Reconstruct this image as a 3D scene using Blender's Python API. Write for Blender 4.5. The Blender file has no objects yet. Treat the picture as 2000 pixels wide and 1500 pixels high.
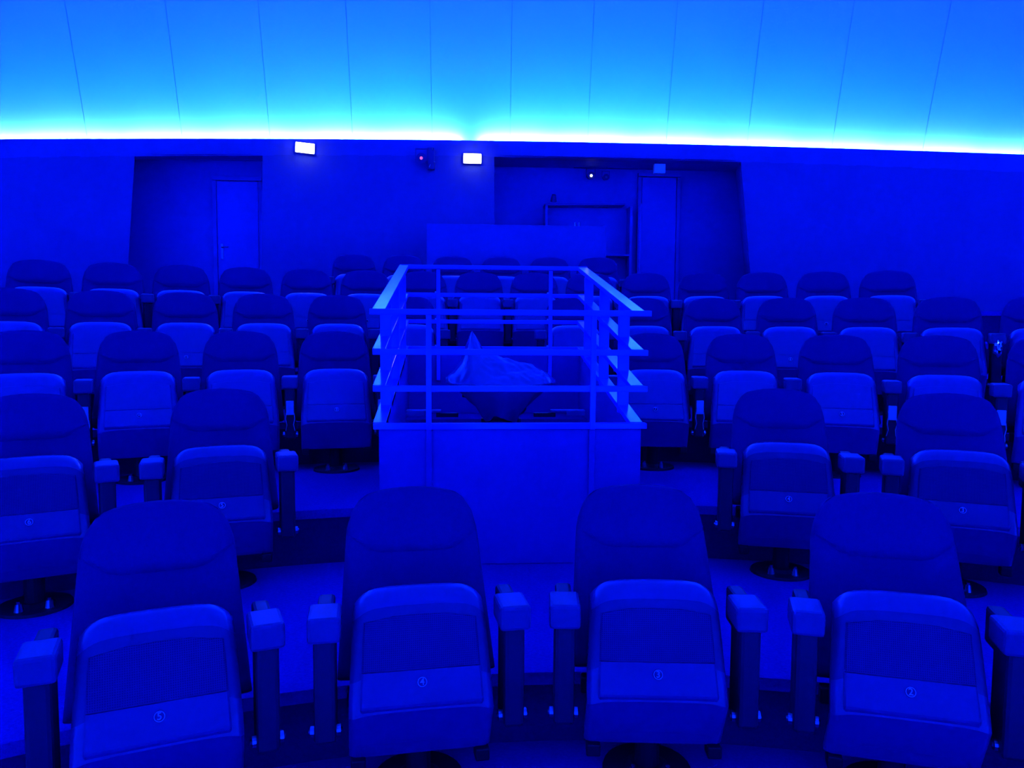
import bpy, bmesh, math, random
from mathutils import Vector, Matrix, noise

sc = bpy.context.scene
COL = sc.collection
R = math.radians
sin, cos, pi = math.sin, math.cos, math.pi

# ------------------------------------------------------------------ camera
CAM_X, CAM_Z, YAW, PITCH, ROLL = -0.319, 1.637, R(4.0), R(4.22), R(-0.365)
cd = bpy.data.cameras.new('camera')
cam = bpy.data.objects.new('camera', cd)
COL.objects.link(cam)
cd.sensor_width = 36.0
cd.sensor_fit = 'HORIZONTAL'
cd.lens = 36.0 * 1500.0 / 2000.0
cd.clip_start = 0.05
cd.clip_end = 200
_r = Vector((cos(YAW), -sin(YAW), 0))
_f = Vector((sin(YAW), cos(YAW), 0))
_z = Vector((0, 0, 1))
_fw = _f * cos(PITCH) - _z * sin(PITCH)
_up = _f * sin(PITCH) + _z * cos(PITCH)
_rx = _r * cos(ROLL) - _up * sin(ROLL)
_ux = _r * sin(ROLL) + _up * cos(ROLL)
m = Matrix.Identity(4)
for i in range(3):
    m[i][0] = _rx[i]
    m[i][1] = _ux[i]
    m[i][2] = -_fw[i]
m[0][3], m[1][3], m[2][3] = CAM_X, 0.0, CAM_Z
cam.matrix_world = m
sc.camera = cam

# ------------------------------------------------------------------ world, exposure
w = bpy.data.worlds.new('world')
sc.world = w
w.use_nodes = True
w.node_tree.nodes['Background'].inputs[0].default_value = (0, 0, 0, 1)
w.node_tree.nodes['Background'].inputs[1].default_value = 0.0
sc.view_settings.view_transform = 'Standard'
sc.view_settings.look = 'None'
sc.view_settings.exposure = 0.0
sc.view_settings.gamma = 1.0
sc.view_settings.use_curve_mapping = False
sc.cycles.use_denoising = True
sc.cycles.max_bounces = 4
sc.cycles.diffuse_bounces = 3
sc.cycles.glossy_bounces = 2
sc.cycles.transmission_bounces = 2
sc.cycles.transparent_max_bounces = 2
sc.cycles.sample_clamp_indirect = 0.0

LED_NEAR_COLOR = (0.006, 0.030, 1.0)   # paler diodes at the dome foot
LED_FAR_COLOR = (0.0003, 0.0155, 1.0)  # deep blue diodes behind the wall lip
LED_NEAR = 4500.0
LED_FAR = 1000.0


def led_power(deg, base, peak, width, front):
    """brightness of a strip segment by its bearing: the run over the rear wall is the brightest"""
    d = abs((deg + 180) % 360 - 180)
    return base + peak * math.exp(-(d / width) ** 2) + front * math.exp(-((180 - d) / 70) ** 2)


# ------------------------------------------------------------------ materials
MATS = {}


def mat(name, col, rough=0.7, metal=0.0, spec=0.5, var=0.0, vscale=30.0, bump=0.0, bscale=200.0,
        coat=0.0, emit=None, estr=0.0):
    m = bpy.data.materials.new(name)
    m.use_nodes = True
    nt = m.node_tree
    b = nt.nodes['Principled BSDF']
    b.inputs['Base Color'].default_value = (*col, 1)
    b.inputs['Roughness'].default_value = rough
    b.inputs['Metallic'].default_value = metal
    b.inputs['Specular IOR Level'].default_value = spec
    b.inputs['Coat Weight'].default_value = coat
    tc = nt.nodes.new('ShaderNodeTexCoord')
    if var > 0:
        n = nt.nodes.new('ShaderNodeTexNoise')
        n.inputs['Scale'].default_value = vscale
        n.inputs['Detail'].default_value = 4
        nt.links.new(tc.outputs['Object'], n.inputs['Vector'])
        mx = nt.nodes.new('ShaderNodeMix')
        mx.data_type = 'RGBA'
        mx.inputs[6].default_value = (*[c * (1 - var) for c in col], 1)
        mx.inputs[7].default_value = (*[min(1, c * (1 + var)) for c in col], 1)
        nt.links.new(n.outputs['Fac'], mx.inputs[0])
        nt.links.new(mx.outputs[2], b.inputs['Base Color'])
    if bump > 0:
        n2 = nt.nodes.new('ShaderNodeTexNoise')
        n2.inputs['Scale'].default_value = bscale
        n2.inputs['Detail'].default_value = 3
        nt.links.new(tc.outputs['Object'], n2.inputs['Vector'])
        bp = nt.nodes.new('ShaderNodeBump')
        bp.inputs['Strength'].default_value = bump
        bp.inputs['Distance'].default_value = 0.01
        nt.links.new(n2.outputs['Fac'], bp.inputs['Height'])
        nt.links.new(bp.outputs['Normal'], b.inputs['Normal'])
    if emit:
        b.inputs['Emission Color'].default_value = (*emit, 1)
        b.inputs['Emission Strength'].default_value = estr
    MATS[name] = m
    return m


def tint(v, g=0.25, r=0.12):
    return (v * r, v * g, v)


mat('dome_white', (0.45, 0.45, 0.45), 0.9, spec=0.1, var=0.03, vscale=1.2)
mat('dome_back', (0.3, 0.3, 0.3), 0.95, spec=0.0)
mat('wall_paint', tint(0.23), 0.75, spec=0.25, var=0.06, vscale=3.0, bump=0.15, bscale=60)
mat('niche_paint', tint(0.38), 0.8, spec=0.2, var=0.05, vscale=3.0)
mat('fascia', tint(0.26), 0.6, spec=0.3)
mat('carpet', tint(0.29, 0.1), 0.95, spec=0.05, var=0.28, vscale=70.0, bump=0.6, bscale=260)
mat('riser_carpet', tint(0.09, 0.1), 0.95, spec=0.05, var=0.25, vscale=70.0, bump=0.5, bscale=260)  # carpet colour darkened on the risers, standing in for shade from the seats
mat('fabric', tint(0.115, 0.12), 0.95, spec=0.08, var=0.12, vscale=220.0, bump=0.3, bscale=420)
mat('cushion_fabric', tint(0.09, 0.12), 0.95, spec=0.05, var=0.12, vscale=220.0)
mat('plain_shell_lit', tint(0.21, 0.15), 0.3, spec=0.5, var=0.05, vscale=40)  # unperforated rear-row shells, colour lightened to stand in for stronger light there
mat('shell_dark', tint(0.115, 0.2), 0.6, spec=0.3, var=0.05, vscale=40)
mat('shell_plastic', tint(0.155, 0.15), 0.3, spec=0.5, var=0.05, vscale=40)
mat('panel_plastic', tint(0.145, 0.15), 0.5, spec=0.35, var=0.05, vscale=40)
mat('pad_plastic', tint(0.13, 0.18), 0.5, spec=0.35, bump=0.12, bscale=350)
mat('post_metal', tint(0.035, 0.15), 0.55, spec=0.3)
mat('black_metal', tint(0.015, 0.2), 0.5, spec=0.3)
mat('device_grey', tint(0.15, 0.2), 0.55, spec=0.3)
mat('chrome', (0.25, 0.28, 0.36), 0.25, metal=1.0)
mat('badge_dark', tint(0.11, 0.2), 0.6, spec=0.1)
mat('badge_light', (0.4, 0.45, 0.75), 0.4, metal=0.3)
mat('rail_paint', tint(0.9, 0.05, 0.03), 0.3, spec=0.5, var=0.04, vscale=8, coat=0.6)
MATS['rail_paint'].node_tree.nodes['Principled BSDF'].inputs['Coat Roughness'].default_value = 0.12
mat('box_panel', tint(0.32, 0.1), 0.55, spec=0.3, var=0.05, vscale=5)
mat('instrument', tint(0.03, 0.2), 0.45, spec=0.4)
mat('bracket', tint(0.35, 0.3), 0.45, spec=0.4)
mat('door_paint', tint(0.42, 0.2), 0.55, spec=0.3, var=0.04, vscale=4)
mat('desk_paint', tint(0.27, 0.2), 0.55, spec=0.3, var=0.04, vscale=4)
mat('plate_white', (0.4, 0.42, 0.5), 0.4)
mat('sign_plate', (0.7, 0.8, 0.9), 0.35, spec=0.6)
mat('lamp_body', (0.4, 0.42, 0.5), 0.5)
mat('foil', (0.7, 0.75, 0.8), 0.12, metal=1.0)
mat('wire', (0.4, 0.42, 0.5), 0.5)
mat('lamp_glow', (0.8, 0.8, 0.8), 0.5, emit=(1.0, 1.0, 0.97), estr=14.0)
mat('spot_glow', (0.8, 0.8, 0.8), 0.5, emit=(1.0, 1.0, 1.0), estr=6.0)
mat('red_glow', (0.5, 0.1, 0.1), 0.5, emit=(0.9, 0.15, 0.4), estr=0.8)

# LED strips
def led_mat(nm, col, st):
    m_ = bpy.data.materials.new(nm)
    m_.use_nodes = True
    nt_ = m_.node_tree
    nt_.nodes.clear()
    o_ = nt_.nodes.new('ShaderNodeOutputMaterial')
    e_ = nt_.nodes.new('ShaderNodeEmission')
    e_.inputs['Color'].default_value = (*col, 1)
    e_.inputs['Strength'].default_value = st
    nt_.links.new(e_.outputs[0], o_.inputs['Surface'])
    MATS[nm] = m_
    return m_


# perforated seat panel: rows of small holes
m_ = mat('perforated', tint(0.085, 0.18), 0.7, spec=0.15)
nt_ = m_.node_tree
b_ = nt_.nodes['Principled BSDF']
tc_ = [n for n in nt_.nodes if n.type == 'TEX_COORD'][0]
mp_ = nt_.nodes.new('ShaderNodeMapping')
mp_.inputs['Scale'].default_value = (150, 150, 150)
sx_ = nt_.nodes.new('ShaderNodeSeparateXYZ')
cx_ = nt_.nodes.new('ShaderNodeCombineXYZ')
nt_.links.new(tc_.outputs['Object'], sx_.inputs[0])
nt_.links.new(sx_.outputs['X'], cx_.inputs['X'])
nt_.links.new(sx_.outputs['Z'], cx_.inputs['Y'])
nt_.links.new(cx_.outputs[0], mp_.inputs['Vector'])
vo_ = nt_.nodes.new('ShaderNodeTexVoronoi')
vo_.voronoi_dimensions = '2D'
vo_.inputs['Scale'].default_value = 1.0
vo_.inputs['Randomness'].default_value = 0.12
nt_.links.new(mp_.outputs['Vector'], vo_.inputs['Vector'])
cr_ = nt_.nodes.new('ShaderNodeValToRGB')
cr_.color_ramp.elements[0].position = 0.22
cr_.color_ramp.elements[0].color = (*tint(0.06, 0.18), 1)
cr_.color_ramp.elements[1].position = 0.34
cr_.color_ramp.elements[1].color = (*tint(0.11, 0.18), 1)
nt_.links.new(vo_.outputs['Distance'], cr_.inputs['Fac'])
nt_.links.new(cr_.outputs['Color'], b_.inputs['Base Color'])

# thin plastic dust sheet
m_ = bpy.data.materials.new('plastic_film')
m_.use_nodes = True
nt_ = m_.node_tree
nt_.nodes.clear()
o_ = nt_.nodes.new('ShaderNodeOutputMaterial')
d_ = nt_.nodes.new('ShaderNodeBsdfDiffuse')
d_.inputs['Color'].default_value = (0.04, 0.06, 0.30, 1)
t_ = nt_.nodes.new('ShaderNodeBsdfTranslucent')
t_.inputs['Color'].default_value = (0.03, 0.05, 0.22, 1)
g_ = nt_.nodes.new('ShaderNodeBsdfGlossy')
g_.inputs['Color'].default_value = (0.5, 0.5, 0.55, 1)
g_.inputs['Roughness'].default_value = 0.16
a1 = nt_.nodes.new('ShaderNodeMixShader')
a1.inputs[0].default_value = 0.35
a2 = nt_.nodes.new('ShaderNodeMixShader')
a2.inputs[0].default_value = 0.16
nt_.links.new(d_.outputs[0], a1.inputs[1])
nt_.links.new(t_.outputs[0], a1.inputs[2])
nt_.links.new(a1.outputs[0], a2.inputs[1])
nt_.links.new(g_.outputs[0], a2.inputs[2])
nt_.links.new(a2.outputs[0], o_.inputs['Surface'])
MATS['plastic_film'] = m_


# ------------------------------------------------------------------ helpers
def pm(name, verts, faces, mats, smooth=False, fm=None):
    me = bpy.data.meshes.new(name)
    me.from_pydata([tuple(v) for v in verts], [], faces)
    for mm in (mats if isinstance(mats, (list, tuple)) else [mats]):
        me.materials.append(MATS[mm])
    bm = bmesh.new()
    bm.from_mesh(me)
    bmesh.ops.recalc_face_normals(bm, faces=bm.faces)
    bm.to_mesh(me)
    bm.free()
    if fm:
        for i, k in enumerate(fm):
            me.polygons[i].material_index = k
    if smooth:
        for p in me.polygons:
            p.use_smooth = True
    me.update()
    return me


def bm_mesh(name, bm, mats, smooth=False):
    me = bpy.data.meshes.new(name)
    bmesh.ops.recalc_face_normals(bm, faces=bm.faces)
    bm.to_mesh(me)
    bm.free()
    for mm in (mats if isinstance(mats, (list, tuple)) else [mats]):
        me.materials.append(MATS[mm])
    if smooth:
        for p in me.polygons:
            p.use_smooth = True
    return me


def add_box(bm, c, s, bev=0.0, rot=None, seg=2):
    r = bmesh.ops.create_cube(bm, size=1.0)
    vs = r['verts']
    for v in vs:
        v.co = Vector((v.co.x * s[0], v.co.y * s[1], v.co.z * s[2]))
    if bev > 0:
        es = list({e for v in vs for e in v.link_edges})
        rr = bmesh.ops.bevel(bm, geom=es, offset=bev, segments=seg, affect='EDGES', profile=0.5)
        vs = list({v for f in rr['faces'] for v in f.verts} | {v for v in vs if v.is_valid})
    M = Matrix.Translation(Vector(c))
    if rot is not None:
        M = M @ rot
    bmesh.ops.transform(bm, matrix=M, verts=vs)
    return vs


def box_mesh(name, c, s, material, bev=0.0, rot=None, seg=2):
    bm = bmesh.new()
    add_box(bm, c, s, bev, rot, seg)
    return bm_mesh(name, bm, material)


def add_cyl(bm, p0, p1, r0, r1=None, n=14):
    r1 = r0 if r1 is None else r1
    p0, p1 = Vector(p0), Vector(p1)
    d = p1 - p0
    q = d.to_track_quat('Z', 'Y').to_matrix().to_4x4()
    r = bmesh.ops.create_cone(bm, cap_ends=True, segments=n, radius1=r0, radius2=r1, depth=d.length)
    bmesh.ops.transform(bm, matrix=Matrix.Translation((p0 + p1) / 2) @ q, verts=r['verts'])


def cyl_mesh(name, p0, p1, r0, material, r1=None, n=14):
    bm = bmesh.new()
    add_cyl(bm, p0, p1, r0, r1, n)
    return bm_mesh(name, bm, material)


def ob(name, me, parent=None, loc=None, rz=None):
    o = bpy.data.objects.new(name, me)
    COL.objects.link(o)
    if parent:
        o.parent = parent
    if loc is not None:
        o.location = loc
    if rz is not None:
        o.rotation_euler = (0, 0, rz)
    return o


def tag(o, label=None, cat=None, group=None, kind=None):
    if label:
        o['label'] = label
    if cat:
        o['category'] = cat
    if group:
        o['group'] = group
    if kind:
        o['kind'] = kind
    return o


def empty(name, loc=(0, 0, 0), rz=0):
    return ob(name, None, None, loc, rz)


# ------------------------------------------------------------------ tilted dome frame
YC = -1.118                                   # centre of the seat arcs
ZEN = Vector((sin(-0.0094), -sin(0.2736), cos(0.2736))).normalized()
EY = (Vector((0, 1, 0)) - ZEN * ZEN.y).normalized()
EX = EY.cross(ZEN)
DC = Vector((0, -1.1, 0.8414))
LIP = 12.8
DOME = 13.5


def rim(phi, rad=LIP, h=0.0):
    return DC + (EX * sin(phi) + EY * cos(phi)) * rad + ZEN * h


# ------------------------------------------------------------------ dome (ceiling)
DM = Matrix.Identity(4)
for i in range(3):
    DM[i][0] = EX[i]
    DM[i][1] = EY[i]
    DM[i][2] = ZEN[i]
    DM[i][3] = DC[i]
ceiling = empty('ceiling')
ceiling.matrix_world = DM
tag(ceiling, 'white projection dome of narrow vertical panels washed in blue light', kind='structure')
NG = 72
half = pi / NG
vs, fs = [], []
NT, NSP = 30, 3
GAP = 0.005
for j in range(NT + 1):
    t = -0.02 + (R(88.5) + 0.02) * j / NT
    rr = DOME * cos(t)
    hw = half - min(half * 0.4, (GAP / 2) / max(rr, 0.1))
    for i in range(NSP + 1):
        a = -hw + 2 * hw * i / NSP
        vs.append((rr * sin(a), rr * cos(a), DOME * sin(t)))
for j in range(NT):
    for i in range(NSP):
        k = j * (NSP + 1) + i
        fs.append((k, k + 1, k + NSP + 2, k + NSP + 1))
gore = pm('dome_panel', vs, fs, 'dome_white', smooth=True)
for k in range(NG):
    ob('dome_panel', gore.copy() if k else gore, ceiling, (0, 0, 0), -(R(2.1 + 2.5) + k * 2 * half))
vs, fs = [], []
NA = 96
for j in range(NT + 1):
    t = -0.02 + (R(90) + 0.02) * j / NT
    for i in range(NA):
        a = 2 * pi * i / NA
        rr = (DOME + 0.04) * max(cos(t), 1e-4)
        vs.append((rr * sin(a), rr * cos(a), (DOME + 0.04) * sin(t)))
for j in range(NT):
    for i in range(NA):
        i2 = (i + 1) % NA
        fs.append((j * NA + i, j * NA + i2, (j + 1) * NA + i2, (j + 1) * NA + i))
ob('dome_backing', pm('dome_backing', vs, fs, 'dome_back', smooth=True), ceiling)

# cove: lip fascia, ledge and LED strips, all following the tilted rim
NA = 180
vs, fs = [], []
prof = [(LIP, 0.0), (LIP + 0.03, 0.0), (LIP + 0.03, -0.18), (DOME + 0.03, -0.22), (DOME + 0.03, -0.27), (LIP + 0.12, -0.27)]
for i in range(NA):
    a = 2 * pi * i / NA
    e0 = rim(a)
    vs.append(e0 - Vector((0, 0, 0.225)))
    for (rr, h) in prof:
        vs.append(rim(a, rr, h))
prof = [0] + prof
n = len(prof)
for i in range(NA):
    i2 = (i + 1) % NA
    for k in range(n):
        k2 = (k + 1) % n
        fs.append((i * n + k, i * n + k2, i2 * n + k2, i2 * n + k))
tag(ob('trim_1', pm('cove_trim', vs, fs, 'fascia')), 'dark cove edge running around the foot of the dome', kind='structure')


SEG = {}


def led_ring(name, rad, h, wid, seg_deg, col, st, pw_args, label, face, root=None):
    """ring of straight light bars: dark body with one glowing face (0 up, 4 towards the dome)"""
    root = root or empty(name)
    root.matrix_world = DM
    L = 2 * rad * sin(R(seg_deg) / 2 * 0.985)
    x, y0, y1 = L / 2, rad - wid / 2, rad + wid / 2
    vs = [(-x, y0, h), (x, y0, h), (x, y1, h), (-x, y1, h), (-x, y0, h - 0.04), (x, y0, h - 0.04), (x, y1, h - 0.04), (-x, y1, h - 0.04)]
    fs = [(0, 1, 2, 3), (4, 7, 6, 5), (0, 4, 5, 1), (1, 5, 6, 2), (2, 6, 7, 3), (3, 7, 4, 0)]
    cnt = int(round(360 / seg_deg))
    gap = R(-0.48)
    for k in range(cnt):
        az = gap + R(0.6) + (2 * pi - R(1.2)) / cnt * (k + 0.5)
        pw = round(led_power(math.degrees(az), *pw_args), 1)
        key = f'{name}_{pw}'
        if key not in MATS:
            led_mat(key, col, st * pw)
            SEG[key] = pm(name, vs, fs, [key, 'black_metal'], fm=[0 if q == face else 1 for q in range(6)])
        ob('led_segment', SEG[key], root, (0, 0, 0), -az)
    if label:
        tag(root, label, 'light strip')
    return root


strip = led_ring('led_strip', DOME - 0.125, -0.05, 0.03, 5.0, LED_NEAR_COLOR, LED_NEAR, (0.25, 1.75, 30.0, 0.0),
         'blue-white glowing light strip at the foot of the dome', 4)
led_ring('cove_light', LIP + 0.13, -0.09, 0.06, 5.0, LED_FAR_COLOR, LED_FAR, (1.0, 2.5, 26.0, 2.1),
         None, 0, strip)

# ------------------------------------------------------------------ walls
PLAN_B = LIP * EY.y


def rim_top(deg):
    p = rim(R(deg))
    return Vector((p.x, p.y, p.z))


def wall_seg(name, d0t, d0b, d1t, d1b, zb, material='wall_paint', thick=0.12, drop=0.215, label=None):
    """wall hanging under the rim between two azimuths; each end may lean (top / bottom azimuth)"""
    n = max(2, int(abs(d1t - d0t) / 2.0))
    m_ = 6
    vs, fs = [], []
    for s in (0, 1):
        for i in range(n + 1):
            f = i / n
            for j in range(m_ + 1):
                g = j / m_
                d = (d0t + (d1t - d0t) * f) * (1 - g) + (d0b + (d1b - d0b) * f) * g
                p = rim_top(d)
                out = Vector((p.x, p.y + 1.1, 0)).normalized()
                zt = p.z - drop
                z = zt + (min(zb(p), zt - 0.1) - zt) * g
                q = p + out * (s * thick)
                vs.append((q.x, q.y, z))
    N = (n + 1) * (m_ + 1)
    for s in (0, 1):
        for i in range(n):
            for j in range(m_):
                k = s * N + i * (m_ + 1) + j
                fs.append((k, k + 1, k + m_ + 2, k + m_ + 1))
    for i in (0, n):
        for j in range(m_):
            k = i * (m_ + 1) + j
            fs.append((k, k + 1, N + k + 1, N + k))
    for j in (0, m_):
        for i in range(n):
            k = i * (m_ + 1) + j
            fs.append((k, k + m_ + 1, N + k + m_ + 1, N + k))
    o = ob(name, pm(name, vs, fs, material))
    tag(o, label, kind='structure')
    return o


PLAT = 1.85
zplat = lambda p: PLAT
zlow = lambda p: 0.21 * (p.y - 3) - 0.3 if p.y < 6 else 0.21 * (p.y - 3) - 0.3
wall_seg('wall_left', -100, -100, -20.45, -21.4, zlow, label='blue-lit curved wall at the left of the hall')
wall_seg('wall_right', 16.6, 17.9, 100, 100, zlow, label='blue-lit curved wall at the right of the hall')
wall_seg('wall_rear', -13.35, -13.6, 1.0, 1.05, zplat, label='blue-lit rear wall between the two dark niches')
wall_seg('wall_front', 100, 100, 260, 260, zlow, label='low curved wall behind the photographer')


def quad_obj(name, polys, material, label):
    vs, fs = [], []
    for p in polys:
        k = len(vs)
        vs += p
        fs.append(tuple(range(k, k + len(p))))
    o = ob(name, pm(name, vs, fs, material))
    tag(o, label, kind='structure')
    return o


def niche(name, d0t, d0b, d1t, d1b, depth, label):
    pl, pr = rim_top(d0t), rim_top(d1t)
    bl, br = rim_top(d0b), rim_top(d1b)
    yb = max(pl.y, pr.y) + depth
    zl, zr = pl.z - 0.2, pr.z - 0.2
    zt = max(zl, zr)
    A, B = Vector((pl.x, pl.y, zl)), Vector((pr.x, pr.y, zr))
    A0, B0 = Vector((bl.x, bl.y, PLAT)), Vector((br.x, br.y, PLAT))
    C, D = Vector((pl.x - 0.4, yb, zt)), Vector((pr.x + 0.4, yb, zt))
    C0, D0 = Vector((bl.x - 0.4, yb, PLAT)), Vector((br.x + 0.4, yb, PLAT))
    return quad_obj(name, [[C, D, D0, C0], [A, C, C0, A0], [B, D, D0, B0], [A, B, D, C]], 'niche_paint', label), yb


_, YN1 = niche('wall_niche_left', -20.45, -21.4, -13.35, -13.6, 0.5, 'dark recess in the rear wall with a pale door')
_, YN2 = niche('wall_niche_right', 1.0, 1.05, 16.6, 17.9, 0.8, 'wide dark recess in the rear wall behind the control desk')

# ------------------------------------------------------------------ floor, steps
fl = []
N = 48
vs, fs = [], []
for i in range(N):
    a = 2 * pi * i / N
    x, y = 13.2 * sin(a), -1.1 + 12.8 * cos(a)
    vs.append((x, y, 0.21 * (y - 3) - 0.06))
vs.append((0, -1.1, 0.21 * (-4.1) - 0.06))
for i in range(N):
    fs.append((i, (i + 1) % N, N))
floor = ob('floor', pm('floor', vs, fs, 'carpet'))
tag(floor, 'stepped carpeted auditorium floor', kind='structure')
TH = R(52)


def sector(name, r0, r1, z, t, material, th=TH, n=60):
    vs, fs = [], []
    for i in range(n + 1):
        a = -th + 2 * th * i / n
        for rr, zz in ((r0, z), (r1, z), (r1, z - t), (r0, z - t)):
            vs.append((rr * sin(a), YC + rr * cos(a), zz))
    for i in range(n):
        for k in range(4):
            k2 = (k + 1) % 4
            fs.append((i * 4 + k, i * 4 + k2, i * 4 + 4 + k2, i * 4 + 4 + k))
    fs.append((0, 1, 2, 3))
    fs.append(tuple(n * 4 + k for k in range(4)))
    return ob(name, pm(name, vs, fs, material), floor)


ROW_R = [3.643, 5.202, 6.614, 7.859, 8.958, 10.2]
ROW_H = [0.0, 0.286, 0.6, 0.923, 1.231, 1.51]
EDGE = [0.8, 4.04, 5.59, 7.08, 8.32, 9.42, 10.95, 14.6]
LEV = ROW_H + [PLAT]
for k in range(7):
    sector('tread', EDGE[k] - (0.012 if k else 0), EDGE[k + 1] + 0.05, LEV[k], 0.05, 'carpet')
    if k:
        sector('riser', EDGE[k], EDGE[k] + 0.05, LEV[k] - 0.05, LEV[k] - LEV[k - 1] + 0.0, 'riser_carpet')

# ------------------------------------------------------------------ seats
# local frame: x along the row, y away from the stage, z up; origin on the floor below the seat number
def interp(pts, z):
    for (z0, v0), (z1, v1) in zip(pts, pts[1:]):
        if z <= z1 or (z1, v1) == pts[-1]:
            f = (z - z0) / (z1 - z0)
            return v0 + (v1 - v0) * f
    return pts[-1][1]


ZB, ZT = 0.175, 0.735
SHELL_P = [(0.12, 0.085), (0.175, 0.065), (0.372, -0.03), (0.483, 0.012), (0.66, 0.068), (0.692, 0.079), (0.71, 0.092), (0.725, 0.112), (0.735, 0.135), (0.76, 0.16)]
SHELL_W = [(0.1, 0.243), (0.175, 0.243), (0.40, 0.241), (0.60, 0.229), (0.735, 0.217), (0.8, 0.21)]


def shell_mesh(two_tone=True):
    us = [-1, -0.985, -0.965, -0.94, -0.905, -0.86, -0.79, -0.7, -0.5, -0.25, 0, 0.25, 0.5, 0.7, 0.79, 0.86, 0.905, 0.94, 0.965, 0.985, 1]
    zs = [0.175, 0.20, 0.28, 0.36, 0.372, 0.384, 0.43, 0.476, 0.483, 0.49, 0.55, 0.62, 0.66, 0.685, 0.692, 0.70, 0.71, 0.72, 0.728, 0.735]
    vs, fs = [], []
    nu, nz = len(us), len(zs)
    T = 0.06
    for side in (0, 1):
        for z in zs:
            for u in us:
                f = (z - ZB) / (ZT - ZB)
                top = ZT - 0.008 * u * u - 0.05 * abs(u) ** 7
                zz = ZB + f * (top - ZB)
                hw = interp(SHELL_W, zz)
                y = interp(SHELL_P, z)
                edge = max(0, (abs(u) - 0.9) / 0.1)
                y += 0.022 * edge ** 2
                if side:
                    y = interp(SHELL_P, z) + T - 0.012 * edge ** 2
                    if z > 0.70:
                        y = interp(SHELL_P, 0.70) + T + (z - 0.70) * 0.5
                vs.append((hw * u, y, zz))
    N = nu * nz
    for s in (0, 1):
        for j in range(nz - 1):
            for i in range(nu - 1):
                k = s * N + j * nu + i
                fs.append((k, k + 1, k + nu + 1, k + nu))
    for j in range(nz - 1):
        for i in (0, nu - 1):
            k = j * nu + i
            fs.append((k, k + nu, N + k + nu, N + k))
    for i in range(nu - 1):
        for j in (0, nz - 1):
            k = j * nu + i
            fs.append((k, k + 1, N + k + 1, N + k))
    me = pm('seat_shell', vs, fs, ['shell_plastic' if two_tone else 'plain_shell_lit', 'shell_dark'], smooth=True)
    me.set_sharp_from_angle(angle=R(24))
    if two_tone:
        j0, j1 = zs.index(0.49), zs.index(0.692)
        for j in range(j0 - 1, j1):
            for i in range(nu - 1):
                me.polygons[j * (nu - 1) + i].material_index = 1
    return me


def inset_mesh(name, zs, prof, hwf, material, lift, arch=0.0, side=0.0):
    us = [-1, -0.97, -0.5, 0, 0.5, 0.97, 1]
    vs, fs = [], []
    nu, nz = len(us), len(zs)
    for s in (0, 1):
        for j, z in enumerate(zs):
            for u in us:
                zz = z - arch * abs(u) ** 3 * (j / (nz - 1)) ** 2
                y = interp(prof, zz) - lift
                if s:
                    y += 0.02
                elif abs(u) == 1:
                    y += 0.006
                vs.append((hwf * interp(SHELL_W, zz) * u, y, zz))
    N = nu * nz
    for s in (0, 1):
        for j in range(nz - 1):
            for i in range(nu - 1):
                k = s * N + j * nu + i
                fs.append((k, k + 1, k + nu + 1, k + nu))
    for j in range(nz - 1):
        for i in (0, nu - 1):
            k = j * nu + i
            fs.append((k, k + nu, N + k + nu, N + k))
    for i in range(nu - 1):
        for j in (0, nz - 1):
            k = j * nu + i
            fs.append((k, k + 1, N + k + 1, N + k))
    return pm(name, vs, fs, material)


CEN_P = [(0.12, 0.09), (0.175, 0.067), (0.392, -0.03), (0.498, 0.016), (0.66, 0.068), (0.70, 0.088)]
ME_SHELL = shell_mesh()
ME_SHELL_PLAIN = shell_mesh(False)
ME_UPPER = inset_mesh('upper_panel', [0.496, 0.53, 0.57, 0.61, 0.64, 0.662], CEN_P, 0.845, 'plain_shell_lit', 0.003, arch=0.02)
ME_LOWER_PLAIN = inset_mesh('lower_panel', [0.185, 0.28, 0.36, 0.388, 0.396, 0.44, 0.492], CEN_P, 0.845, 'plain_shell_lit', 0.004)
ME_LOWER = inset_mesh('lower_panel', [0.185, 0.28, 0.36, 0.388, 0.396, 0.44, 0.492], CEN_P, 0.845, 'panel_plastic', 0.004)
ME_PERF = inset_mesh('perforated_panel', [0.496, 0.53, 0.57, 0.61, 0.64, 0.662], CEN_P, 0.845, 'perforated', 0.003, arch=0.02)


def slab(name, z0, z1, y0f, thick, hw, material):
    us = [-1, -0.96, -0.8, -0.4, 0, 0.4, 0.8, 0.96, 1]
    zs = [z0 + (z1 - z0) * f for f in (0, 0.04, 0.2, 0.5, 0.8, 0.94, 1)]
    vs, fs = [], []
    nu, nz = len(us), len(zs)
    for s in (0, 1):
        for z in zs:
            for u in us:
                e = 0.02 * max(0, (abs(u) - 0.85) / 0.15) ** 2
                zz = z - (0.05 * abs(u) ** 6 if z > (z0 + z1) / 2 else 0)
                vs.append((hw * u, y0f(z) + (thick - e if s else e), zz))
    N = nu * nz
    for s in (0, 1):
        for j in range(nz - 1):
            for i in range(nu - 1):
                k = s * N + j * nu + i
                fs.append((k, k + 1, k + nu + 1, k + nu))
    for j in range(nz - 1):
        for i in (0, nu - 1):
            k = j * nu + i
            fs.append((k, k + nu, N + k + nu, N + k))
    for i in range(nu - 1):
        for j in (0, nz - 1):
            k = j * nu + i
            fs.append((k, k + 1, N + k + 1, N + k))
    return pm(name, vs, fs, material, smooth=True)


ME_CUSH = slab('seat_cushion', 0.2, 0.70, lambda z: 0.06 + (z - 0.2) * 0.18, 0.10, 0.205, 'cushion_fabric')

# backrest: reclined plane, u along the recline
BO, BD = Vector((0, 0.20, 0.40)), Vector((0, 0.527, 0.851))
BNF = Vector((0, -0.851, 0.527))              # outward (towards the stage)
BL = 0.706


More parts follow.
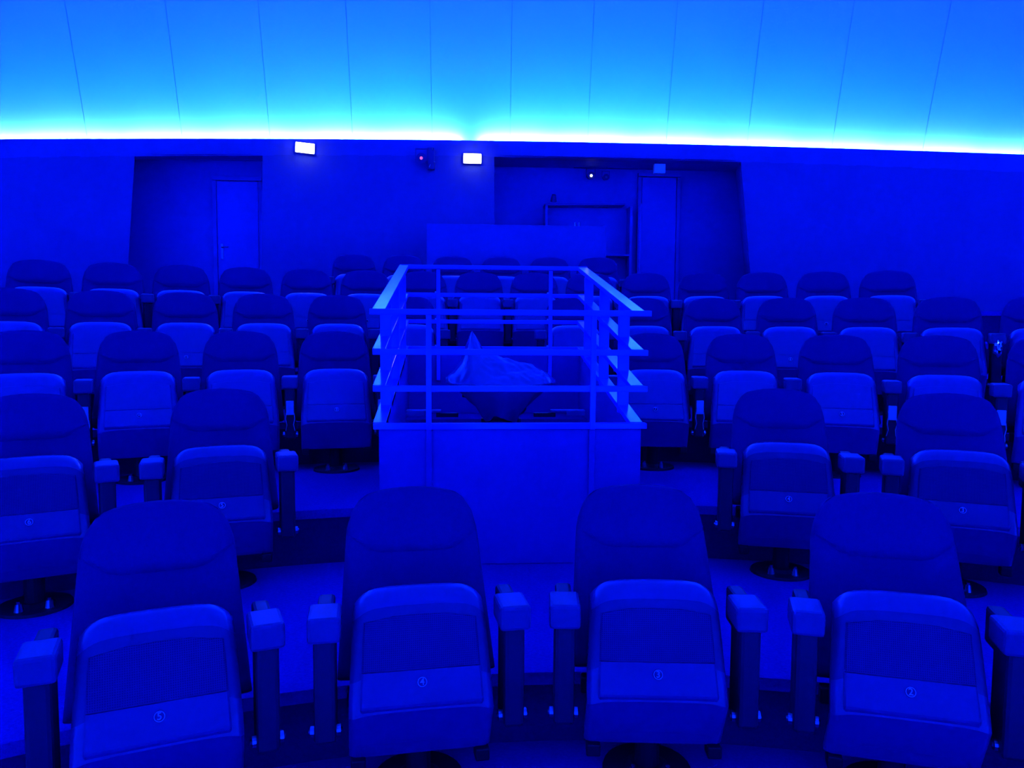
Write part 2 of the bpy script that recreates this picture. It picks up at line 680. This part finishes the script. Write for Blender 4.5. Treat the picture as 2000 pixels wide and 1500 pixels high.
def back_mesh(name, material, u0, u1, hw_b, hw_t, thick, bulge, nx=16, nu_=18, arch=0.03, corner=0.07, front=0.0,
              lower=None, smooth=True):
    """rounded slab in the recline plane; outline: tapered sides, arched top with round corners"""
    vs, fs = [], []
    for s in (0, 1):
        for j in range(nu_ + 1):
            f = j / nu_
            for i in range(nx + 1):
                e = -1 + 2 * i / nx
                # ease towards edges for a round rim
                e = math.copysign(1 - (1 - abs(e)) ** 1.5, e)
                u = u0 + (u1 - u0) * f
                hw = hw_b + (hw_t - hw_b) * (u / BL)
                top_drop = (arch * e * e + corner * abs(e) ** 9)
                uu = u0 + (u1 - top_drop - u0) * f
                if lower:
                    uu = uu + lower(e) * (1 - f) ** 2
                # side rounding near the top
                d_top = (u1 - u) / 0.10
                if d_top < 1:
                    hw *= 1 - 0.06 * (1 - d_top) ** 2
                ed = (1 - abs(e)) * hw
                rim_ = 1 - min(1, ed / 0.035)
                rt = 1 - min(1, (1 - f) * (u1 - u0) / 0.035)
                rb = 1 - min(1, f * (u1 - u0) / 0.03) if lower else 0
                rr = min(1, math.sqrt(rim_ ** 2 + rt ** 2 + rb ** 2))
                if s == 0:
                    n = front + bulge * (1 - e * e) - 0.035 * (1 - math.sqrt(max(0, 1 - rr * rr)))
                else:
                    n = front - thick + 0.03 * (1 - math.sqrt(max(0, 1 - rr * rr)))
                p = BO + BD * uu + BNF * n
                vs.append((hw * e, p.y, p.z))
    W = nx + 1
    N = W * (nu_ + 1)
    for s in (0, 1):
        for j in range(nu_):
            for i in range(nx):
                k = s * N + j * W + i
                fs.append((k, k + 1, k + W + 1, k + W))
    for j in range(nu_):
        for i in (0, nx):
            k = j * W + i
            fs.append((k, k + W, N + k + W, N + k))
    for i in range(nx):
        for j in (0, nu_):
            k = j * W + i
            fs.append((k, k + 1, N + k + 1, N + k))
    return pm(name, vs, fs, material, smooth=smooth)


ME_BACK = back_mesh('backrest', 'fabric', 0.0, BL, 0.285, 0.252, 0.10, 0.012)
ME_HEAD = back_mesh('headrest', 'fabric', 0.43, BL - 0.004, 0.262, 0.243, 0.05, 0.026, front=0.012,
                    lower=lambda e: 0.085 * max(0, (abs(e) - 0.55) / 0.45) ** 1.4, arch=0.03, corner=0.07, nu_=14)
ME_BSH = back_mesh('back_shell', 'black_metal', 0.05, BL - 0.05, 0.265, 0.235, 0.03, 0.0, nx=8, nu_=8, front=-0.09)

# armrest pieces, local origin at arm centre line on floor
ME_POST = box_mesh('armrest', (0, 0.085, 0.435), (0.072, 0.14, 0.36), 'post_metal', 0.014)
ME_PAD = box_mesh('arm_pad', (0, 0.075, 0.648), (0.107, 0.155, 0.086), 'pad_plastic', 0.012)
ME_REAR = box_mesh('arm_hinge', (0, 0.205, 0.62), (0.058, 0.115, 0.13), 'post_metal', 0.012)


def bolt_mesh(sx):
    bm = bmesh.new()
    add_cyl(bm, (sx * 0.034, 0.06, 0.285), (sx * 0.050, 0.06, 0.285), 0.019, n=12)
    add_cyl(bm, (sx * 0.048, 0.06, 0.285), (sx * 0.056, 0.06, 0.285), 0.011, 0.007, n=10)
    return bm_mesh('bolt', bm, 'chrome')


ME_BOLT = {1: bolt_mesh(1), -1: bolt_mesh(-1)}
ME_PLATE = box_mesh('socket_plate', (0, 0.006, 0.475), (0.052, 0.02, 0.098), 'plate_white', 0.004)
bm = bmesh.new()
for sx in (-1, 1):
    pts = [Vector((sx * 0.026, 0.004, 0.44)), Vector((sx * 0.03, -0.002, 0.40)), Vector((sx * 0.022, 0.0, 0.36)), Vector((sx * 0.03, 0.02, 0.315))]
    for p, q in zip(pts, pts[1:]):
        add_cyl(bm, p, q, 0.0028, n=6)
ME_WIRE = bm_mesh('cable', bm, 'wire')

# pedestal
PY = 0.20
ME_PED = cyl_mesh('pedestal', (0, PY, 0.012), (0, PY, 0.36), 0.045, 'black_metal', n=18)
bm = bmesh.new()
add_cyl(bm, (0, PY, 0.0), (0, PY, 0.014), 0.165, 0.16, n=32)
add_cyl(bm, (0, PY, 0.014), (0, PY, 0.03), 0.085, 0.06, n=24)
ME_DISC = bm_mesh('base_plate', bm, 'black_metal')


def foot_mesh(sx):
    bm = bmesh.new()
    add_cyl(bm, (sx * 0.062, PY - 0.085, 0.014), (sx * 0.062, PY - 0.085, 0.05), 0.022, 0.014, n=12)
    add_cyl(bm, (sx * 0.062, PY - 0.085, 0.05), (sx * 0.062, PY - 0.085, 0.062), 0.009, n=8)
    return bm_mesh('anchor_nut', bm, 'chrome')


ME_FOOT = {1: foot_mesh(1), -1: foot_mesh(-1)}
ME_BEAM = box_mesh('support_beam', (0, 0.19, 0.33), (0.50, 0.05, 0.06), 'black_metal', 0.006)
ME_HINGE = {s: box_mesh('hinge_block', (s * 0.212, 0.07, 0.155), (0.05, 0.06, 0.045), 'black_metal', 0.006) for s in (-1, 1)}

NUM = {}


def badge_mesh(txt):
    if txt in NUM:
        return NUM[txt]
    bm = bmesh.new()
    c = Vector((0, 0, 0))
    ti = math.atan2(0.046, 0.106)             # lean of the band
    r0 = 0.017
    bmesh.ops.create_cone(bm, cap_ends=True, segments=24, radius1=r0, radius2=r0 * 0.94, depth=0.004)
    nb = len(bm.faces)
    # thin ring
    rv = [[], []]
    for k in range(24):
        a = 2 * pi * k / 24
        rv[0].append(bm.verts.new((r0 * 0.93 * cos(a), r0 * 0.93 * sin(a), 0.003)))
        rv[1].append(bm.verts.new((r0 * 0.80 * cos(a), r0 * 0.80 * sin(a), 0.003)))
    for k in range(24):
        k2 = (k + 1) % 24
        f = bm.faces.new((rv[0][k], rv[0][k2], rv[1][k2], rv[1][k]))
        f.material_index = 1
    me = bpy.data.meshes.new('number_badge')
    if txt:
        cu = bpy.data.curves.new('numeral', 'FONT')
        cu.body = txt
        cu.size = 0.030 if len(txt) == 1 else 0.023
        cu.align_x = 'CENTER'
        cu.align_y = 'CENTER'
        cu.extrude = 0.0008
        cu.offset = 0.0002
        to = bpy.data.objects.new('numeral', cu)
        COL.objects.link(to)
        dg = bpy.context.evaluated_depsgraph_get()
        tm = bpy.data.meshes.new_from_object(to.evaluated_get(dg))
        bpy.data.objects.remove(to)
        tm.transform(Matrix.Translation((0, 0, 0.0032)))
        for p in tm.polygons:
            p.material_index = 1
        bm.from_mesh(tm)
        bpy.data.meshes.remove(tm)
        bpy.data.curves.remove(cu)
    # disc normal +z -> towards -y, tilted with the band
    M = Matrix.Translation((0, -0.0075, 0.458)) @ Matrix.Rotation(-ti, 4, 'X') @ Matrix.Rotation(pi / 2, 4, 'X')
    bmesh.ops.transform(bm, matrix=M, verts=bm.verts)
    bm.to_mesh(me)
    bm.free()
    me.materials.append(MATS['badge_dark'])
    me.materials.append(MATS['badge_light'])
    NUM[txt] = me
    return me


def add_arm(root, x, lvl, plate):
    a = ob('armrest', ME_POST, root, (x, 0, 0))
    ob('arm_pad', ME_PAD, a)
    if lvl < 2:
        ob('arm_hinge', ME_REAR, a)
        for s in (-1, 1):
            ob('bolt', ME_BOLT[s], a)
    if plate:
        tag(ob('socket_plate', ME_PLATE, a), 'pale socket plate on the arm post')
        ob('cable', ME_WIRE, a)
    return a


def seat(row, th, num, arms, lvl, label, group, plate=False):
    rr = ROW_R[row]
    root = empty('auditorium_seat', (rr * sin(th), YC + rr * cos(th), ROW_H[row]), -th)
    tag(root, label, 'seat', group)
    # the two front rows have a perforated insert, the rows behind a plain one
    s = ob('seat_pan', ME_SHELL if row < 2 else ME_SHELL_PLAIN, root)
    if row < 2:
        ob('perforated_panel', ME_PERF, s)
    else:
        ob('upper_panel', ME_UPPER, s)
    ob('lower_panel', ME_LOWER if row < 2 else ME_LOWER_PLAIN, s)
    ob('number_badge', badge_mesh(num), s)
    ob('seat_cushion', ME_CUSH, root)
    b = ob('backrest', ME_BACK, root)
    ob('headrest', ME_HEAD, b)
    ob('back_shell', ME_BSH, b)
    p = ob('pedestal', ME_PED, root)
    ob('base_plate', ME_DISC, p)
    if lvl < 2:
        ob('support_beam', ME_BEAM, root)
        for q in (-1, 1):
            ob('anchor_nut', ME_FOOT[q], p)
            ob('hinge_block', ME_HINGE[q], root)
    for x in arms:
        add_arm(root, x, lvl, plate)
    return root


ORD = ['', 'first', 'second', 'third', 'fourth', 'fifth', 'sixth', 'seventh', 'eighth', 'ninth', 'tenth',
       'eleventh', 'twelfth', 'thirteenth', 'fourteenth', 'fifteenth', 'sixteenth', 'seventeenth']
RN = ['front', 'second', 'third', 'fourth', 'fifth', 'sixth']

# front row: 5 4 3 2 (1)
for th, nm, lab in [(-0.3418, '5', 'leftmost large seat of the front row, cut by the bottom edge'),
                    (-0.1207, '4', 'front-row seat just left of centre, before the railed enclosure'),
                    (0.0997, '3', 'front-row seat just right of centre, before the railed enclosure'),
                    (0.3232, '2', 'front-row seat at lower right, its neighbour only an armrest'),
                    (0.546, '1', 'front-row seat at the right edge showing only its armrest')]:
    seat(0, th, nm, (-0.318, 0.318), 0, lab, 'front row seats')
# second row
for th, nm, lab in [(-0.4491, '6', 'second-row seat cut off by the left edge, badge 6'),
                    (-0.2912, '5', 'second-row seat left of the railed enclosure, behind front seat 5'),
                    (0.2764, '4', 'second-row seat with badge 4 right of the railed enclosure'),
                    (0.4335, '3', 'second-row seat at the far right with badge 3')]:
    seat(1, th, nm, (-0.318, 0.318), 0, lab, 'second row seats')
# third row
for k in range(4):
    seat(2, -0.1771 - 0.0942 * k, str(8 + k), (-0.312,) if k else (-0.312, 0.312), 1,
         f'third-row seat, {ORD[k + 1]} one to the left of the railed enclosure', 'third row seats', True)
for k in range(5):
    seat(2, 0.1659 + 0.0955 * k, str(max(1, 7 - k)), (0.316,) if k else (-0.305, 0.316), 1,
         f'third-row seat, {ORD[k + 1]} one to the right of the railed enclosure', 'third row seats', True)
# fourth row
for k in range(6):
    seat(3, -0.0945 - 0.0764 * k, str(10 + k), (-0.30,) if k else (-0.30, 0.30), 1,
         f'fourth-row seat, {ORD[k + 1]} one left of the gap behind the railed enclosure', 'fourth row seats')
for k in range(7):
    seat(3, 0.0900 + 0.0775 * k, str(9 - k), (0.305,) if k else (-0.305, 0.305), 1,
         f'fourth-row seat, {ORD[k + 1]} one right of the gap behind the railed enclosure', 'fourth row seats')
# fifth row: one unbroken arc
for k in range(15):
    seat(4, -0.4546 + 0.0634 * k, '', (0.284,) if k else (-0.284, 0.284), 2,
         f'fifth-row seat, {ORD[k + 1]} from the left of the long unbroken row', 'fifth row seats')
# sixth row: short row in front of the control desk
for k in range(6):
    seat(5, -0.148 + 0.0558 * k, '', (0.284,) if k else (-0.284, 0.284), 2,
         f'rearmost-row seat, {ORD[k + 1]} from the left of the short row before the desk', 'rear row seats')

# ------------------------------------------------------------------ railed projector enclosure
XL, XR, Y0, Y1 = -0.762, 0.722, 4.293, 6.38
XC = (XL + XR) / 2
ZF = [1.735, 1.513, 1.308, 1.097]
ZBK = [2.14, 1.914, 1.697, 1.478]
enc = empty('railed_enclosure', (XC, Y0, 0.286))
tag(enc, 'pale railed enclosure with solid lower panels around the covered projector', 'railing')
off = Vector((-XC, -Y0, -0.286))


def part(name, me, parent=enc):
    me.transform(Matrix.Translation(off))
    return ob(name, me, parent)


part('front_panel', box_mesh('front_panel', (XC, Y0 + 0.02, (0.288 + 1.085) / 2), (XR - XL, 0.036, 1.085 - 0.288), 'box_panel', 0.003))
part('rear_panel', box_mesh('rear_panel', (XC, Y1 - 0.02, (0.925 + 1.465) / 2), (XR - XL, 0.036, 1.465 - 0.925), 'box_panel', 0.003))
sl = (ZBK[0] - ZF[0]) / (Y1 - Y0)
for x0, x1 in ((XL, XL + 0.036), (XR - 0.036, XR)):
    yr = YC + math.sqrt(EDGE[2] ** 2 - 0.76 ** 2) - 0.02
    yr2 = YC + math.sqrt(EDGE[3] ** 2 - 0.76 ** 2) - 0.02
    ya, yb = Y0 + 0.04, Y1 - 0.04
    poly = [(ya, 0.288), (yr, 0.288), (yr, 0.602), (yr2, 0.602), (yr2, 0.925), (yb, 0.925), (yb, 1.083 + sl * (yb - Y0)), (ya, 1.083 + sl * (ya - Y0))]
    vs = [(x0, a, b) for a, b in poly] + [(x1, a, b) for a, b in poly]
    n = len(poly)
    fs = [tuple(range(n)), tuple(range(2 * n - 1, n - 1, -1))] + [(i, (i + 1) % n, n + (i + 1) % n, n + i) for i in range(n)]
    part('side_panel', pm('side_panel', vs, fs, 'box_panel'))
T = 0.032
for i, z in enumerate(ZF):
    ext = 0.046 if i == 0 else 0.03
    part('front_rail', box_mesh('front_rail', (XC, Y0 + 0.012, z - T / 2), (XR - XL + 2 * ext, 0.05, T), 'rail_paint', 0.003))
for i, z in enumerate(ZBK):
    part('rear_rail', box_mesh('rear_rail', (XC, Y1 - 0.02, z - T / 2), (XR - XL + 0.04, 0.05, T), 'rail_paint', 0.003))
ang = math.atan2(ZBK[0] - ZF[0], Y1 - Y0)
for xs in (-1, 1):
    xr = (XL + 0.0) if xs < 0 else (XR - 0.02)
    for i in range(4):
        ya, yb = Y0 + 0.04, Y1 - 0.005
        za, zb = ZF[i] + 0.002, ZBK[i] + 0.002
        L = math.hypot(yb - ya, zb - za)
        mrot = Matrix.Rotation(math.atan2(zb - za, yb - ya), 4, 'X')
        part('side_rail', box_mesh('side_rail', (xr, (ya + yb) / 2, (za + zb) / 2 - T / 2), (0.072, L, T), 'rail_paint', 0.002, mrot))
    for y in (4.68, 5.32, 5.98):
        zt = ZF[0] + sl * (y - Y0) - 0.033
        zb = 1.04 + sl * (y - Y0)
        part('side_post', box_mesh('side_post', (xr + xs * -0.006, y, (zt + zb) / 2), (0.066, 0.030, zt - zb), 'rail_paint', 0.002))
for x in (-0.483, 0.437):
    part('front_post', box_mesh('front_post', (x, Y0 - 0.022, (1.703 + 1.065) / 2), (0.029, 0.022, 1.703 - 1.065), 'rail_paint', 0.002))
    part('post_cover', box_mesh('post_cover', (x, Y0 - 0.008, (1.063 + 0.289) / 2), (0.033, 0.016, 1.063 - 0.289), 'box_panel', 0.002))
    part('rear_post', box_mesh('rear_post', (x, Y1 - 0.055, (2.10 + 1.2) / 2), (0.029, 0.022, 0.9), 'rail_paint', 0.002))
bm = bmesh.new()
for x in (-0.483, 0.437):
    for i in range(1, 4):
        add_cyl(bm, (x - 0.022, Y1 - 0.055, ZBK[i] + 0.006), (x - 0.022, Y1 - 0.045, ZBK[i] + 0.006), 0.008, n=8)
part('rail_screw', bm_mesh('rail_screw', bm, 'chrome'))

# instrument inside the enclosure
proj = empty('star_projector', (-0.02, 5.35, 0.6))
tag(proj, 'dark projector body inside the railed enclosure, under a plastic sheet', 'projector')
bm = bmesh.new()
add_cyl(bm, (0, 0, 0.0), (0, 0, 0.12), 0.34, 0.30, n=28)
add_cyl(bm, (0, 0, 0.12), (0, 0, 0.40), 0.16, 0.14, n=24)
ob('column', bm_mesh('column', bm, 'instrument'), proj)
bm = bmesh.new()
bmesh.ops.create_uvsphere(bm, u_segments=24, v_segments=14, radius=0.10)
bmesh.ops.transform(bm, matrix=Matrix.Translation((0.06, 0, 0.48)) @ Matrix.Diagonal((1.2, 1, 0.72, 1)), verts=bm.verts)
ob('lens_globe', bm_mesh('lens_globe', bm, 'instrument', True), proj)
ob('lens_head', cyl_mesh('lens_head', (-0.205, 0, 0.55), (-0.205, 0, 0.97), 0.07, 'instrument', 0.025, n=16), proj)
for s in (-1, 1):
    x0 = -0.55 if s < 0 else 0.50
    br = ob('side_bracket', box_mesh('side_bracket', (x0 - s * 0.0, 0.22, 0.43), (0.25, 0.08, 0.012), 'bracket', 0.002), proj)
    ob('bracket_lip', box_mesh('bracket_lip', (x0 + s * 0.055, 0.178, 0.414), (0.135, 0.008, 0.034), 'bracket', 0.002), br)
    ob('bracket_arm', box_mesh('bracket_arm', (x0 - s * 0.17, 0.22, 0.40), (0.16, 0.05, 0.03), 'instrument', 0.004), br)

# plastic dust sheet
random.seed(4)
RIDGE = [(-0.60, 1.24), (-0.41, 1.285), (-0.35, 1.335), (-0.30, 1.42), (-0.262, 1.53), (-0.228, 1.612), (-0.195, 1.575), (-0.155, 1.50),
         (-0.09, 1.452), (0.0, 1.425), (0.10, 1.40), (0.20, 1.372), (0.29, 1.335), (0.365, 1.262), (0.5, 1.24)]
SCX, SCY, SRX, SRY = -0.022, 5.33, 0.385, 0.30
NAg, NRg = 120, 34
vs, fs = [], []
vs.append((SCX, SCY, interp([(a, b) for a, b in RIDGE], SCX)))
for j in range(1, NRg + 1):
    f = j / NRg
    for i in range(NAg):
        a = 2 * pi * i / NAg
        x = SCX + SRX * f * cos(a)
        y = SCY + SRY * f * sin(a)
        base = 1.255
        zr = interp(RIDGE, x)
        hh = math.sqrt(max(1e-6, 1 - ((x - SCX) / SRX) ** 2)) * SRY
        yy = min(1, abs(y - SCY) / max(hh, 1e-3))
        z = base + (zr - base) * (1 - yy ** 1.25)
        z += 0.016 * noise.noise((x * 9, y * 9, 1.0)) * (1 - 0.3 * f) + 0.008 * noise.noise((x * 24, y * 30, 5.0))
        vs.append((x, y, z))
NSk = 9
for j in range(1, NSk + 1):
    g = j / NSk
    for i in range(NAg):
        a = 2 * pi * i / NAg
        fold = 0.5 + 0.5 * sin(a * 9 + 1.2 * sin(a * 2.0))
        sh = 1.0 + 0.02 * sin(g * 3) - 0.85 * g ** 0.8 * (0.25 + 0.6 * abs(cos(a)) + 0.15 * fold)
        x = SCX + SRX * cos(a) * sh
        y = SCY + SRY * sin(a) * sh
        z = 1.25 - (0.22 + 0.12 * noise.noise((cos(a) * 2, sin(a) * 2, 3))) * g
        x += 0.02 * noise.noise((x * 12, y * 12, z * 5)) * g
        vs.append((x, y, z))
for i in range(NAg):
    fs.append((0, 1 + i, 1 + (i + 1) % NAg))
for j in range(NRg + NSk - 1):
    for i in range(NAg):
        i2 = (i + 1) % NAg
        fs.append((1 + j * NAg + i, 1 + (j + 1) * NAg + i, 1 + (j + 1) * NAg + i2, 1 + j * NAg + i2))
sheet = ob('plastic_dust_sheet', pm('plastic_dust_sheet', vs, fs, 'plastic_film', smooth=True))
tag(sheet, 'crumpled translucent plastic sheet draped over the projector', 'dust sheet')

# ------------------------------------------------------------------ control desk behind the last row
desk = empty('control_desk', (0.478, 10.8, PLAT))
tag(desk, 'broad pale control desk behind the last row of seats', 'desk')
ob('front_board', box_mesh('front_board', (0, -0.2, 0.59), (2.463, 0.04, 1.18), 'desk_paint', 0.004), desk)
for s in (-1, 1):
    ob('side_board', box_mesh('side_board', (s * 1.21, 0.02, 0.57), (0.04, 0.40, 1.14), 'desk_paint', 0.004), desk)
ob('worktop', box_mesh('worktop', (0, 0.03, 0.98), (2.38, 0.38, 0.04), 'desk_paint', 0.004), desk)
for x in (0.80, 0.855):
    ob('desk_knob', cyl_mesh('desk_knob', (x, -0.2, 1.181), (x, -0.2, 1.23), 0.018, 'chrome', 0.012, n=12), desk)

# ------------------------------------------------------------------ niche contents
def door(n, x0, x1, y, zt, label, handle_side):
    root = empty(f'door_{n}', ((x0 + x1) / 2, y, PLAT))
    tag(root, label, kind='structure')
    w_, h_ = x1 - x0, zt - PLAT
    ob('door_leaf', box_mesh('door_leaf', (0, -0.03, h_ / 2), (w_, 0.045, h_ - 0.01), 'door_paint', 0.004), root)
    for s in (-1, 1):
        ob('door_frame', box_mesh('door_frame', (s * (w_ / 2 + 0.035), -0.03, h_ / 2), (0.055, 0.07, h_), 'niche_paint', 0.004), root)
    ob('door_head', box_mesh('door_head', (0, -0.03, h_ + 0.035), (w_ + 0.125, 0.07, 0.055), 'niche_paint', 0.004), root)
    if not handle_side:
        return
    bm = bmesh.new()
    hx = handle_side * (w_ / 2 - 0.06)
    add_box(bm, (hx, -0.057, 0.84), (0.035, 0.008, 0.22), 0.003)
    add_cyl(bm, (hx, -0.06, 0.90), (hx, -0.10, 0.90), 0.009, n=8)
    add_cyl(bm, (hx, -0.10, 0.90), (hx - handle_side * 0.10, -0.10, 0.90), 0.009, n=8)
    tag(ob('door_handle', bm_mesh('door_handle', bm, 'chrome'), root), 'bright metal handle plate')


def at_y(x116, z116, y):
    """move a point measured on the plane y=11.6 along its sight line to another depth"""
    f = y / 11.6
    return CAM_X + (x116 - CAM_X) * f, CAM_Z + (z116 - CAM_Z) * f


yd1 = YN1 - 0.012
xa, zt = at_y(-3.809, 3.722, yd1)
xb, _ = at_y(-3.226, 3.722, yd1)
door(1, xa, xb, yd1, zt, 'pale door in the left recess of the rear wall', -1)
yd2 = YN2 - 0.012
xa, zt = at_y(2.427, 3.90, yd2)
xb, _ = at_y(2.953, 3.90, yd2)
door(2, xa, xb, yd2, zt, 'pale narrow door in the right recess under the unlit sign', 0)

ys = 11.02
sx, sz = at_y(2.706, 4.039, ys)
sg = empty('sign_box', (sx, ys, sz))
tag(sg, 'small unlit pale sign box hanging above the right rear door', 'sign')
ob('housing', box_mesh('housing', (0, 0.035, 0), (0.165, 0.06, 0.135), 'lamp_body', 0.005), sg)
ob('sign_face', box_mesh('sign_face', (0, 0.0, 0), (0.155, 0.010, 0.125), 'sign_plate', 0.002), sg)
for q in (-1, 1):
    ob('hanger_rod', cyl_mesh('hanger_rod', (q * 0.05, 0.035, 0.066), (q * 0.05, 0.035, 0.14), 0.005, 'device_grey', n=8), sg)

# cabinet with equipment in the right recess
cx0, cz = at_y(0.975, 3.47, 11.75)
cx1, _ = at_y(2.30, 3.47, 11.75)
cab = empty('equipment_cabinet', ((cx0 + cx1) / 2, 11.75, PLAT))
tag(cab, 'dark open equipment cabinet in the recess behind the control desk', 'cabinet')
w_ = cx1 - cx0
h_ = cz - PLAT
for s in (-1, 1):
    ob('side_wall', box_mesh('side_wall', (s * (w_ / 2 - 0.02), 0.13, h_ / 2), (0.04, 0.26, h_), 'niche_paint', 0.004), cab)
ob('back_wall', box_mesh('back_wall', (0, 0.25, h_ / 2), (w_ - 0.08, 0.02, h_), 'niche_paint', 0.002), cab)
ob('cabinet_top', box_mesh('cabinet_top', (-0.06, 0.12, h_ + 0.017), (w_ * 0.92, 0.28, 0.03), 'desk_paint', 0.004, Matrix.Rotation(R(-1.2), 4, 'Y')), cab)
ob('shelf', box_mesh('shelf', (0, 0.12, h_ * 0.55), (w_ - 0.08, 0.24, 0.03), 'niche_paint', 0.003), cab)
px, _ = at_y(2.418, 3.5, 11.7)
pole = ob('upright_pole', cyl_mesh('upright_pole', (0, 0, 0), (0, 0, 1.68), 0.022, 'door_paint', n=12), None, (px, 11.7, PLAT))
tag(pole, 'slim upright pole beside the equipment cabinet', 'pole')

def spotlight(x, z, y, label, lens, s=1.0, aim=0.0):
    root = empty('spotlight', (x, y, z), aim)
    tag(root, label, 'spotlight')
    ob('lamp_can', cyl_mesh('lamp_can', (0, 0.14 * s, 0.02 * s), (0, -0.04 * s, 0), 0.055 * s, 'device_grey', 0.07 * s, n=18), root)
    bm = bmesh.new()
    for q in (-1, 1):
        add_box(bm, (q * 0.08 * s, 0.03 * s, 0.06 * s), (0.008 * s, 0.025 * s, 0.16 * s))
    add_box(bm, (0, 0.03 * s, 0.14 * s), (0.168 * s, 0.025 * s, 0.008 * s))
    ob('yoke', bm_mesh('yoke', bm, 'device_grey'), root)
    ob('lens', cyl_mesh('lens', (0, -0.041 * s, 0), (0, -0.048 * s, 0), 0.022 * s, lens, n=14), root)
    return root


x, z = at_y(1.657, 3.905, 11.9)
spotlight(x, z, 11.9, 'small spotlight with a bright white dot in the right recess', 'spot_glow', 0.85)
x, z = at_y(1.885, 3.89, 11.9)
ob_ = spotlight(x, z, 11.9, 'small unlit spotlight right of the lit white dot', 'chrome', 0.7)
bar = ob('lamp_bar', cyl_mesh('lamp_bar', (0, 0, 0), (1.0, 0, 0), 0.02, 'device_grey', n=10), None, (1.45, 11.96, z + 0.16))
tag(bar, 'dark pipe carrying the small spotlights in the right recess', 'pipe')
x, z = at_y(0.98, 3.60, 11.85)
sp = ob('desk_lamp', cyl_mesh('desk_lamp', (0, 0, -0.03), (0, -0.05, 0.06), 0.05, 'device_grey', 0.03, n=14), None, (x + 0.12, 11.85, cz + 0.10))
tag(sp, 'small dark lamp head on the left end of the equipment cabinet', 'lamp')

# gelled spotlight on the rear wall left of the second lamp
yw = rim_top(-3.7).y
x, z = at_y(-0.868, 4.107, yw - 0.2)
spotlight(x, z, yw - 0.2, 'dark spotlight with a small red lens on the rear wall', 'red_glow', 1.0)
bm = bmesh.new()
x2, z2 = at_y(-0.79, 4.12, yw - 0.12)
add_box(bm, (0, 0.06, 0), (0.10, 0.10, 0.30), 0.01)
me = bm_mesh('cable_box', bm, 'device_grey')
cb = empty('cable_box', (x2 + 0.06, yw - 0.12, z2))
tag(cb, 'black junction box with shiny clips beside the red spotlight', 'box')
ob('box_body', me, cb)
for (dx, dz, tl) in ((0.02, 0.13, 0.05), (0.045, -0.05, 0.03), (-0.02, -0.11, 0.045)):
    ob('clip', box_mesh('clip', (dx, 0.0, dz), (0.012, 0.012, tl), 'chrome', 0.003, Matrix.Rotation(R(20) * (1 if dz < 0 else 0.2), 4, 'Y')), cb)


def emergency_lamp(deg, x116, z116, tilt, label):
    p = rim_top(deg)
    out = Vector((p.x, p.y + 1.1, 0)).normalized()
    y = p.y - 0.055 * out.y
    x, z = at_y(x116, z116, y)
    root = empty('emergency_lamp', (x, y, z), -R(deg))
    root.rotation_euler = (0, R(tilt), -R(deg))
    tag(root, label, 'lamp', 'emergency lamps on the rear wall')
    ob('housing', box_mesh('housing', (0, 0.012, 0), (0.262, 0.05, 0.142), 'lamp_body', 0.006), root)
    tag(ob('diffuser', box_mesh('diffuser', (0, -0.026, -0.002), (0.248, 0.03, 0.130), 'lamp_glow', 0.006), root), 'glowing white diffuser')


emergency_lamp(-11.0, -2.555, 4.222, 3.0, 'glowing white emergency lamp just under the dome edge, left of the other')
emergency_lamp(-0.55, -0.118, 4.123, 0.0, 'glowing white emergency lamp below the notch in the light strip')

# ------------------------------------------------------------------ crumpled foil between two fourth-row seats
th = 0.0900 + 0.0775 * 5.5
rr = ROW_R[3] - 0.03
random.seed(9)
bm = bmesh.new()
bmesh.ops.create_icosphere(bm, subdivisions=3, radius=0.03)
for v in bm.verts:
    n = noise.noise(v.co * 55) * 0.022 + noise.noise(v.co * 130) * 0.008
    v.co = v.co + v.co.normalized() * n
    v.co.z *= 1.7
    v.co.x *= 0.95
foil = ob('crumpled_wrapper', bm_mesh('crumpled_wrapper', bm, 'foil'), None,
          (rr * sin(th), YC + rr * cos(th), ROW_H[3] + 0.575), -th)
tag(foil, 'crumpled shiny wrapper tucked under a fourth-row armrest at far right', 'wrapper')
